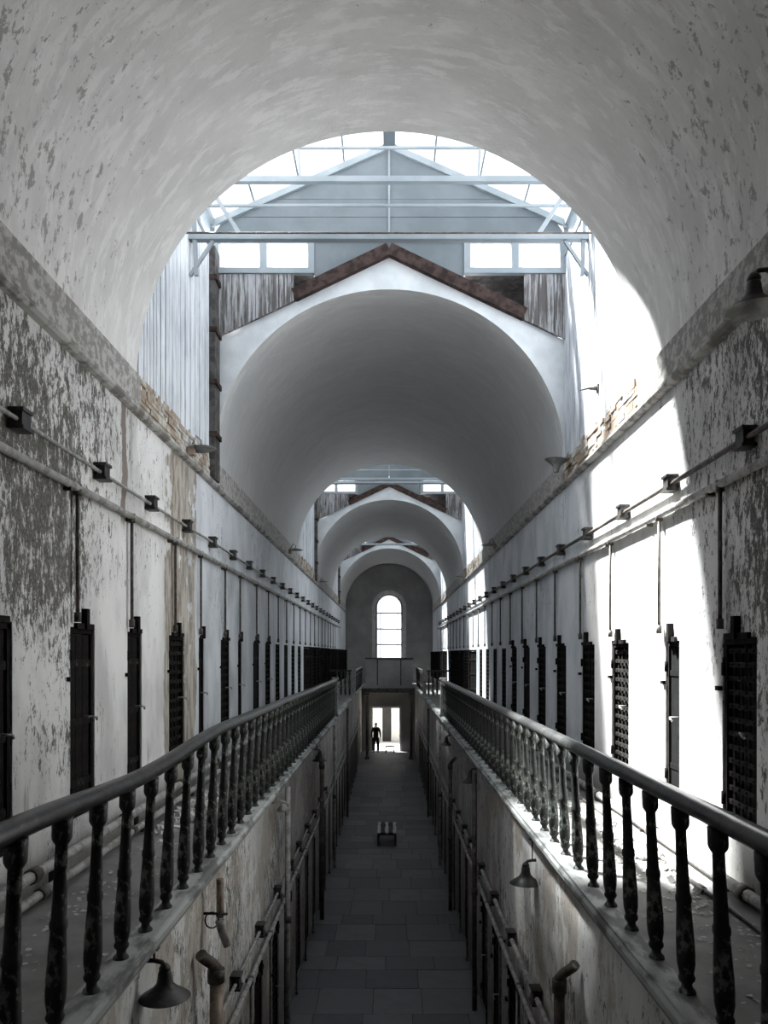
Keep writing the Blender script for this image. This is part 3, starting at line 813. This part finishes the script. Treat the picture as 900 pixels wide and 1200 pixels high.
heating(1, LOWR - .07, EYE - 3.80, [y + .5 for y in LOW if 7 < y < 38], 4.0, 40, 'low pipe with upright drops on the right ground-floor wall', .1, .03)

def floor_pipe(X, z, rad, y0, y1, label, m='pipe'):
    r = empty('floor_pipe', (X, y0, GZ)); tag(r, label, 'pipe')
    MB().tube([(0.008 * math.sin(k), k * (y1 - y0) / 30, z) for k in range(31)], rad, 8).build('tube', M[m], r)
    cm = None
    k = .8
    while k < y1 - y0:
        if cm is None:
            c = MB().tube([(0, -.05, z), (0, .05, z)], rad * 1.35, 8); o = c.build('coupling', M['dpipe'], r, (0, k, 0)); cm = o.data
            if z > rad + .01:
                ft = MB().box(-.02, .02, -.02, .02, 0, z - rad * .8).build('support', M['dpipe'], r, (0, k + .3, 0)); fm = ft.data
        else:
            share('coupling', cm, r, (0, k, 0))
            if z > rad + .01: share('support', fm, r, (0, k + .3, 0))
        k += 1.9
floor_pipe(-W + .10, .20, .042, Y0, 38, 'upper of two pale pipes along the foot of the left gallery wall')
floor_pipe(-W + .16, .075, .034, Y0, 38, 'lower of two pale pipes along the foot of the left gallery wall')
floor_pipe(W - .10, .075, .045, Y0, 38, 'thick pale pipe along the foot of the right gallery wall')
floor_pipe(W - .28, .02, .018, 3.0, 11, 'thin pipe lying on the right gallery floor by the wall', 'dpipe')

# ------------------------------------------------------------------ lamps
def bell(r, m, name='shade', M_=None, inner=True):
    R1 = .17
    out = [(.02, .185), (.036, .18), (.044, .16), (.048, .12), (.056, .09), (.085, .058), (.14, .022), (R1, .0)]
    mb = MB().lathe(out, 20, M_, close=False); o = mb.build(name, m, r)
    i2 = [(a - .006, b - .005) for a, b in reversed(out[2:])]; i2[0] = (R1, 0)
    k = MB().lathe(i2 + [(.001, .15)], 20, M_, close=False).build('shade_lining', M['shadein'], o)
    k['label'] = 'pale enamel inside of the shade'
    return o
def hanging_lamp(x, y, z, s, label, group, m='shade'):
    """goose-neck lamp under the gallery edge; z is the rim height"""
    r = empty('gooseneck_lamp', (x, y, z)); tag(r, label, 'lamp', group)
    bell(r, M[m])
    MB().tube([(0, 0, .175), (0, 0, .205), (s * .02, 0, .232), (s * .07, 0, .242), (s * .14, 0, .242), (s * .18, 0, .228), (s * .195, 0, .20)], .017, 8).build('arm', M[m], r)
    t = GZ - .19 - z
    MB().tube([(s * .07, 0, .242), (s * .07, 0, t)], .008, 6).build('hanger', M['iron'], r)
    MB().lathe([(.036, .17), (.04, .19), (.032, .205), (.02, .22)], 10).build('socket', M[m], r)
    MB().box(s * .07 - .03, s * .07 + .03, -.03, .03, t - .015, t).build('mount_plate', M['iron'], r)
    return r
g = 'goose-neck lamps under the gallery edges'
hanging_lamp(-1.49, 5.1, EYE - 2.28, -1, 'black bell lamp under the left gallery edge, nearest the camera', g)
hanging_lamp(-1.46, 16.2, EYE - 2.26, -1, 'small dark bell lamp far along under the left gallery edge', g)
hanging_lamp(1.44, 8.1, EYE - 2.42, 1, 'pale-rimmed bell lamp under the right gallery edge, nearest the camera', g)
hanging_lamp(1.44, 13.6, EYE - 2.28, 1, 'dark bell lamp in shadow under the right gallery, second from the camera', g)
hanging_lamp(1.44, 19.3, EYE - 2.30, 1, 'tiny dark bell lamp under the right gallery edge, third from the camera', g)
# large wall lamp upper right
r = empty('wall_lamp', (2.26, 4.76, EYE + 2.13)); tag(r, 'large black bell lamp on a wall arm at the upper right edge', 'lamp', 'lamps on the cornice')
bell(r, M['shade'])
MB().tube([(0, 0, .175), (.0, 0, .21), (.03, 0, .245), (.08, 0, .25), (.13, 0, .22), (.20, 0, .19), (.33, 0, .19)], .016, 8).build('arm', M['shade'], r)
MB().lathe([(.036, .17), (.044, .19), (.036, .21), (.02, .23)], 10).build('socket', M['shade'], r)
MB().lathe([(.05, 0), (.05, .02), (.02, .03)], 12, Matrix.Translation((.34, 0, .19)) @ Matrix.Rotation(-PI / 2, 4, 'Y')).build('wall_plate', M['shade'], r)
# upturned lamps at the cornice
def up_lamp(x, y, z, s, tilt, label, flat=False):
    r = empty('upturned_lamp', (x, y, z)); tag(r, label, 'lamp', 'lamps on the cornice')
    Mx = Matrix.Rotation(tilt, 4, 'Y') @ Matrix.Rotation(PI, 4, 'X') @ Matrix.Translation((0, 0, -.0))
    if flat:
        Mx = Matrix.Rotation(tilt, 4, 'Y'); q = MB().lathe([(.02, .05), (.06, .035), (.16, .012), (.19, 0), (.185, -.006), (.05, .02)], 18, Mx); q.build('shade', M['shadegrey'], r)
    else: bell(r, M['shadegrey'], M_=Mx)
    e = Mx @ Vector((0, 0, .24)) if not flat else Mx @ Vector((0, 0, .05))
    hw = W - .08 - abs(x)
    if flat: pts = [e, e + Vector((0, 0, .06)), e + Vector((s * hw * .5, -.06, .10)), Vector((s * hw, -.1, .0)), Vector((s * hw, -.1, -.06))]
    else: pts = [e, e + Vector((0, 0, -.05)), e + Vector((s * hw * .5, 0, -.08)), Vector((s * hw, 0, e.z - .02))]
    MB().tube(pts, .014, 6).build('arm', M['pipe'], r)
    pl = pts[-1]; MB().box(pl.x - .04, pl.x + .04, pl.y - .05, pl.y + .05, pl.z - .05, pl.z + .05).build('wall_plate', M['tan'], r)
up_lamp(2.38, 10.9, EYE + 2.75, 1, .08, 'grey lamp shade turned upward on the right cornice')
up_lamp(-2.42, 9.9, EYE + 2.64, -1, -.06, 'flat grey lamp shade on a bent arm at the left cornice', True)
up_lamp(-2.40, 19.7, EYE + 2.66, -1, 0, 'small pale lamp on the left cornice under the middle vault', True)
up_lamp(-2.42, 28.0, EYE + 2.62, -1, 0, 'tiny lamp on the left cornice beyond the second skylight', True)
up_lamp(2.40, 18.4, EYE + 2.60, 1, 0, 'dark lamp on the right cornice under the middle vault', True)
up_lamp(2.38, 25.8, EYE + 2.58, 1, .1, 'pale lamp on the right cornice by the second skylight', True)
# iron spike on the right well wall
r = empty('iron_bracket', (W - .02, 9.5, EYE + 3.28)); tag(r, 'rusty iron spike sticking out of the white boards right of the vault', 'bracket')
MB().tube([(.0, 0, 0), (-.12, 0, .0), (-.22, 0, -.02)], [.03, .015, .008], 6).build('spike', M['dpipe'], r)
MB().box(-.01, .02, -.04, .04, -.05, .05).build('plate', M['dpipe'], r)

# ------------------------------------------------------------------ big drain pipes on the lower walls
def drain(x, y, ztop, s, rad, label, m='tan', zb=0.0, g='upright drain pipes on the ground-floor walls', elbow=True):
    r = empty('drain_pipe', (x, y, zb)); tag(r, label, 'pipe', g)
    h = ztop - zb
    MB().tube([(0, 0, 0), (0, 0, h)], rad, 10).build('upright', M[m], r)
    if elbow:
        MB().tube([(0, 0, h - .02), (0, 0, h + .04), (s * .03, -.03, h + .09), (s * .09, -.10, h + .17), (s * .10, -.12, h + .2)], rad * .92, 10).build('elbow', M['dpipe'], r)
        MB().tube([(0, 0, h - .08), (0, 0, h + .03)], rad * 1.35, 10).build('collar', M['dpipe'], r)
    MB().tube([(0, 0, h * .5 - .05), (0, 0, h * .5 + .05)], rad * 1.3, 10).build('joint', M['dpipe'], r)
drain(-1.475, 6.55, EYE - 2.72, -1, .055, 'rusty drain pipe with bent top on the left wall beside the nearest lamp')
drain(1.395, 6.3, EYE - 2.70, 1, .045, 'dark drain pipe with bent top low on the right wall, nearest', 'dpipe')
drain(1.395, 17.5, EYE - 2.55, 1, .045, 'tall dark pipe with bent top standing before the right ground-floor wall', 'dpipe')
drain(-1.48, 16.9, EYE - 2.45, -1, .05, 'tall dark pipe with bent top before the left ground-floor wall', 'dpipe')
for k, (x, y, m) in enumerate(((-1.49, 11.3, 'pipe'), (-1.49, 21.0, 'pipe'), (-1.49, 27.5, 'dpipe'), (1.40, 21.2, 'pipe'), (1.40, 12.6, 'dpipe'), (1.40, 27.5, 'dpipe'))):
    drain(x, y, GZ - .2, -1 if x < 0 else 1, .04, ('pale' if m == 'pipe' else 'dark') + ' straight pipe up to the %s gallery, %s' % ('left' if x < 0 else 'right', ['nearest of the straight ones', 'below the end of the near railing', 'beyond the second skylight'][[0, 1, 2, 1, 0, 2][k]]), m, elbow=False)
# broken lamp fitting hanging by the left drain pipe
r = empty('broken_fitting', (-1.50, 6.80, EYE - 2.42)); tag(r, 'broken iron fitting with ring and hanging pipe stub under the left gallery', 'fitting')
ring = [(.06 * math.cos(2 * PI * k / 14) - .07, 0, .07 * math.sin(2 * PI * k / 14) + .06) for k in range(15)]
MB().tube(ring, .007, 6, cap=False).build('ring', M['iron'], r)
MB().tube([(-.14, 0, .12), (.07, 0, .115)], .012, 6).build('arm', M['iron'], r)
MB().tube([(.0, 0, .06), (.02, 0, -.03), (.07, 0, -.17)], [.045, .04, .036], 8).build('pipe_stub', M['pipe'], r)
MB().tube([(0, .02, .42), (0, .02, .08)], .035, 8).build('upper_stub', M['tan'], r)
r = empty('wire_bracket', (-1.50, 10.2, EYE - 2.05)); tag(r, 'pale crumpled lamp bracket under the left gallery edge', 'bracket')
MB().tube([(-.1, 0, .05), (.05, 0, .1), (.16, 0, .06), (.15, 0, -.05)], .012, 6).build('arm', M['pipe'], r)
MB().lathe([(.02, .1), (.07, .04), (.09, 0)], 12, Matrix.Translation((.1, 0, -.04))).build('shade', M['pipe'], r)
MB().tube([(0, 0, -.02), (.03, 0, -.2)], .02, 6).build('stub', M['surround'], r)
MB().box(-.02, .02, -.02, .02, .07, .33).build('hanger', M['pipe'], r)

# ------------------------------------------------------------------ bench, stool
r = empty('slatted_bench', (-.07, 23.95, 0)); tag(r, 'low bench with pale slatted top standing in the middle of the ground floor', 'bench')
for k, x in enumerate((-.24, -.12, 0, .12, .24)):
    b = MB(); 
    for j in range(8):
        u0, u1 = -.75 + 1.5 * j / 8, -.75 + 1.5 * (j + 1) / 8
        d = .007 * math.sin(j * 1.3 + k)
        b.box(x - .045 + d, x + .045 + d, u0, u1, .41, .44)
    o = b.build('seat_slat', M['benchlight'] if k % 2 == 0 else M['benchdark'], r)
    if k % 2 == 0: o['label'] = 'pale worn slat'
for y in (-.6, .6):
    MB().box(-.29, .29, y - .03, y + .03, .34, .41).build('cross_rail', M['benchdark'], r)
    for x in (-.26, .26): MB().box(x - .03, x + .03, y - .03, y + .03, 0, .34).build('leg', M['benchdark'], r)
for x in (-.27, .27): MB().box(x - .015, x + .015, -.6, .6, .22, .34).build('side_rail', M['benchdark'], r)
r = empty('stool', (.05, 45.3, 0)); tag(r, 'small low stool in the light of the end doorway', 'stool')
MB().box(-.28, .28, -.16, .16, .34, .42).build('seat', M['benchdark'], r)
for x in (-.24, .24):
    for y in (-.12, .12): MB().box(x - .04, x + .04, y - .03, y + .03, 0, .34).build('leg', M['benchdark'], r)
MB().box(-.24, .24, -.015, .015, .14, .17).build('stretcher', M['benchdark'], r)

# ------------------------------------------------------------------ the visitor in the doorway
def skin_mesh(name, verts, edges, radii, mat, parent, sub=1, loc=(0, 0, 0)):
    me = bpy.data.meshes.new(name); me.from_pydata(verts, edges, []); me.update()
    o = bpy.data.objects.new(name, me); COL.objects.link(o); o.parent = parent; o.location = loc
    md = o.modifiers.new('skin', 'SKIN'); md.use_smooth_shade = True
    for i, rr in enumerate(radii):
        sv = me.skin_vertices[0].data[i]; sv.radius = (rr, rr) if isinstance(rr, (int, float)) else rr; sv.use_root = (i == 0)
    sd = o.modifiers.new('sub', 'SUBSURF'); sd.levels = sd.render_levels = sub
    me.materials.append(mat); return o
p = empty('person', (-.78, 45.45, 0)); tag(p, 'person in dark clothes standing at the left side of the end doorway', 'person')
V = [(0, 0, .95), (0, 0, 1.12), (0, 0, 1.32), (0, 0, 1.45), (0, 0, 1.53), (0, -.01, 1.60), (0, -.015, 1.68), (0, 0, 1.76)]
Rr = [(.15, .11), (.135, .10), (.165, .11), (.10, .08), .052, .066, (.078, .088), .05]
Ed = [(0, 1), (1, 2), (2, 3), (3, 4), (4, 5), (5, 6), (6, 7)]
def chain(start, pts, rs):
    prev = start
    for q, rr in zip(pts, rs): V.append(q); Rr.append(rr); Ed.append((prev, len(V) - 1)); prev = len(V) - 1
    return prev
for s in (-1, 1):
    chain(0, [(s * .10, 0, .86), (s * .12, -.01, .50), (s * .13, .01, .12), (s * .13, .0, .06), (s * .14, -.14, .035)], [.095, .062, .045, .042, .034])
    hnd = chain(3, [(s * .19, 0, 1.40), (s * .25, .02, 1.12), (s * .27, -.05, .88), (s * .27, -.08, .80)], [.062, .045, .032, .036])
    for k in range(4): chain(hnd, [(s * .275, -.055 - .018 * k, .745), (s * .27, -.06 - .018 * k, .70 + .008 * abs(k - 1)), (s * .262, -.062 - .018 * k, .672 + .012 * abs(k - 1))], [.010, .009, .008])
    chain(hnd, [(s * .245, -.115, .775), (s * .24, -.125, .74)], [.011, .009])
body = skin_mesh('body', V, Ed, Rr, M['skin'], p)
skin_mesh('coat', [(0, 0, .68), (0, 0, .98), (0, 0, 1.16), (0, 0, 1.34), (0, 0, 1.46), (-.19, 0, 1.41), (-.252, .02, 1.12), (-.27, -.05, .90), (.19, 0, 1.41), (.252, .02, 1.12), (.27, -.05, .90)],
          [(0, 1), (1, 2), (2, 3), (3, 4), (4, 5), (5, 6), (6, 7), (4, 8), (8, 9), (9, 10)],
          [(.19, .14), (.18, .135), (.165, .125), (.19, .13), (.10, .09), .078, .062, .05, .078, .062, .05], M['cloth'], p)
skin_mesh('trousers', [(0, 0, .95), (-.10, 0, .84), (-.12, -.01, .50), (-.13, .01, .10), (.10, 0, .84), (.12, -.01, .50), (.13, .01, .10)],
          [(0, 1), (1, 2), (2, 3), (0, 4), (4, 5), (5, 6)], [(.165, .125), .125, .10, .082, .125, .10, .082], M['cloth'], p)
h = skin_mesh('hair', [(0, .02, 1.74), (0, .05, 1.68), (0, .05, 1.60)], [(0, 1), (1, 2)], [(.088, .085), (.086, .06), (.06, .035)], M['hair'], p)
fa = MB().tube([(0, -.085, 1.685), (0, -.105, 1.655), (0, -.085, 1.65)], [.008, .014, .008], 6); fa.build('nose', M['skin'], p)
for s in (-1, 1):
    MB().lathe([(.001, -.008), (.009, -.004), (.009, .004), (.001, .008)], 8, Matrix.Translation((s * .03, -.083, 1.69))).build('eye', M['hair'], p)
    MB().lathe([(.001, -.03), (.014, -.015), (.014, .015), (.001, .03)], 8, Matrix.Translation((s * .082, .0, 1.675))).build('ear', M['skin'], p)
    MB().tube([(s * .13, .06, .045), (s * .135, -.02, .05), (s * .14, -.13, .04), (s * .14, -.19, .03)], [.042, .048, .042, .025], 8).build('shoe', M['cloth'], p)
MB().tube([(-.022, -.086, 1.628), (0, -.09, 1.626), (.022, -.086, 1.628)], .004, 6).build('mouth', M['hair'], p)

# ------------------------------------------------------------------ debris on the galleries
def flakes(name, s, n, ya, yb, label):
    mb = MB()
    for _ in range(n):
        y = random.uniform(ya, yb); x = s * (W - .3 - abs(random.gauss(0, .28))); 
        if abs(x) < 1.62: continue
        r_ = random.uniform(.008, .028); a = random.uniform(0, PI); z = GZ + .003
        pts = [(x + r_ * math.cos(a + t) * random.uniform(.6, 1), y + r_ * math.sin(a + t) * random.uniform(.6, 1.3), z + random.uniform(0, .012)) for t in (0, 1.3, 2.6, 3.9, 5.1)]
        mb.face(pts)
    o = mb.build(name, M['debris']); tag(o, label, 'debris', kind='stuff')
flakes('paint_flakes', 1, 900, 3.2, 14, 'fallen paint flakes scattered over the right gallery floor')
flakes('paint_flakes', -1, 700, 3.5, 14, 'fallen paint flakes scattered over the left gallery floor')
def rubble(s, n, ya, yb, label):
    mb = MB()
    for _ in range(n):
        y = random.gauss((ya + yb) / 2, (yb - ya) / 4); x = s * (W - .28 - abs(random.gauss(0, .14))); r_ = random.uniform(.012, .05)
        Mx = Matrix.Translation((x, y, GZ + r_ * .5)) @ Matrix.Rotation(random.uniform(0, 3), 4, (random.random(), random.random(), 1))
        mb.box(-r_, r_, -r_ * .7, r_ * .7, -r_ * .5, r_ * .5, Mx)
    tag(mb.build('rubble', M['debris']), label, 'rubble', kind='stuff')
rubble(-1, 260, 7.4, 9.6, 'heap of broken plaster at the foot of the left gallery wall')
rubble(1, 90, 6.0, 8.0, 'scattered plaster lumps by the right gallery wall')
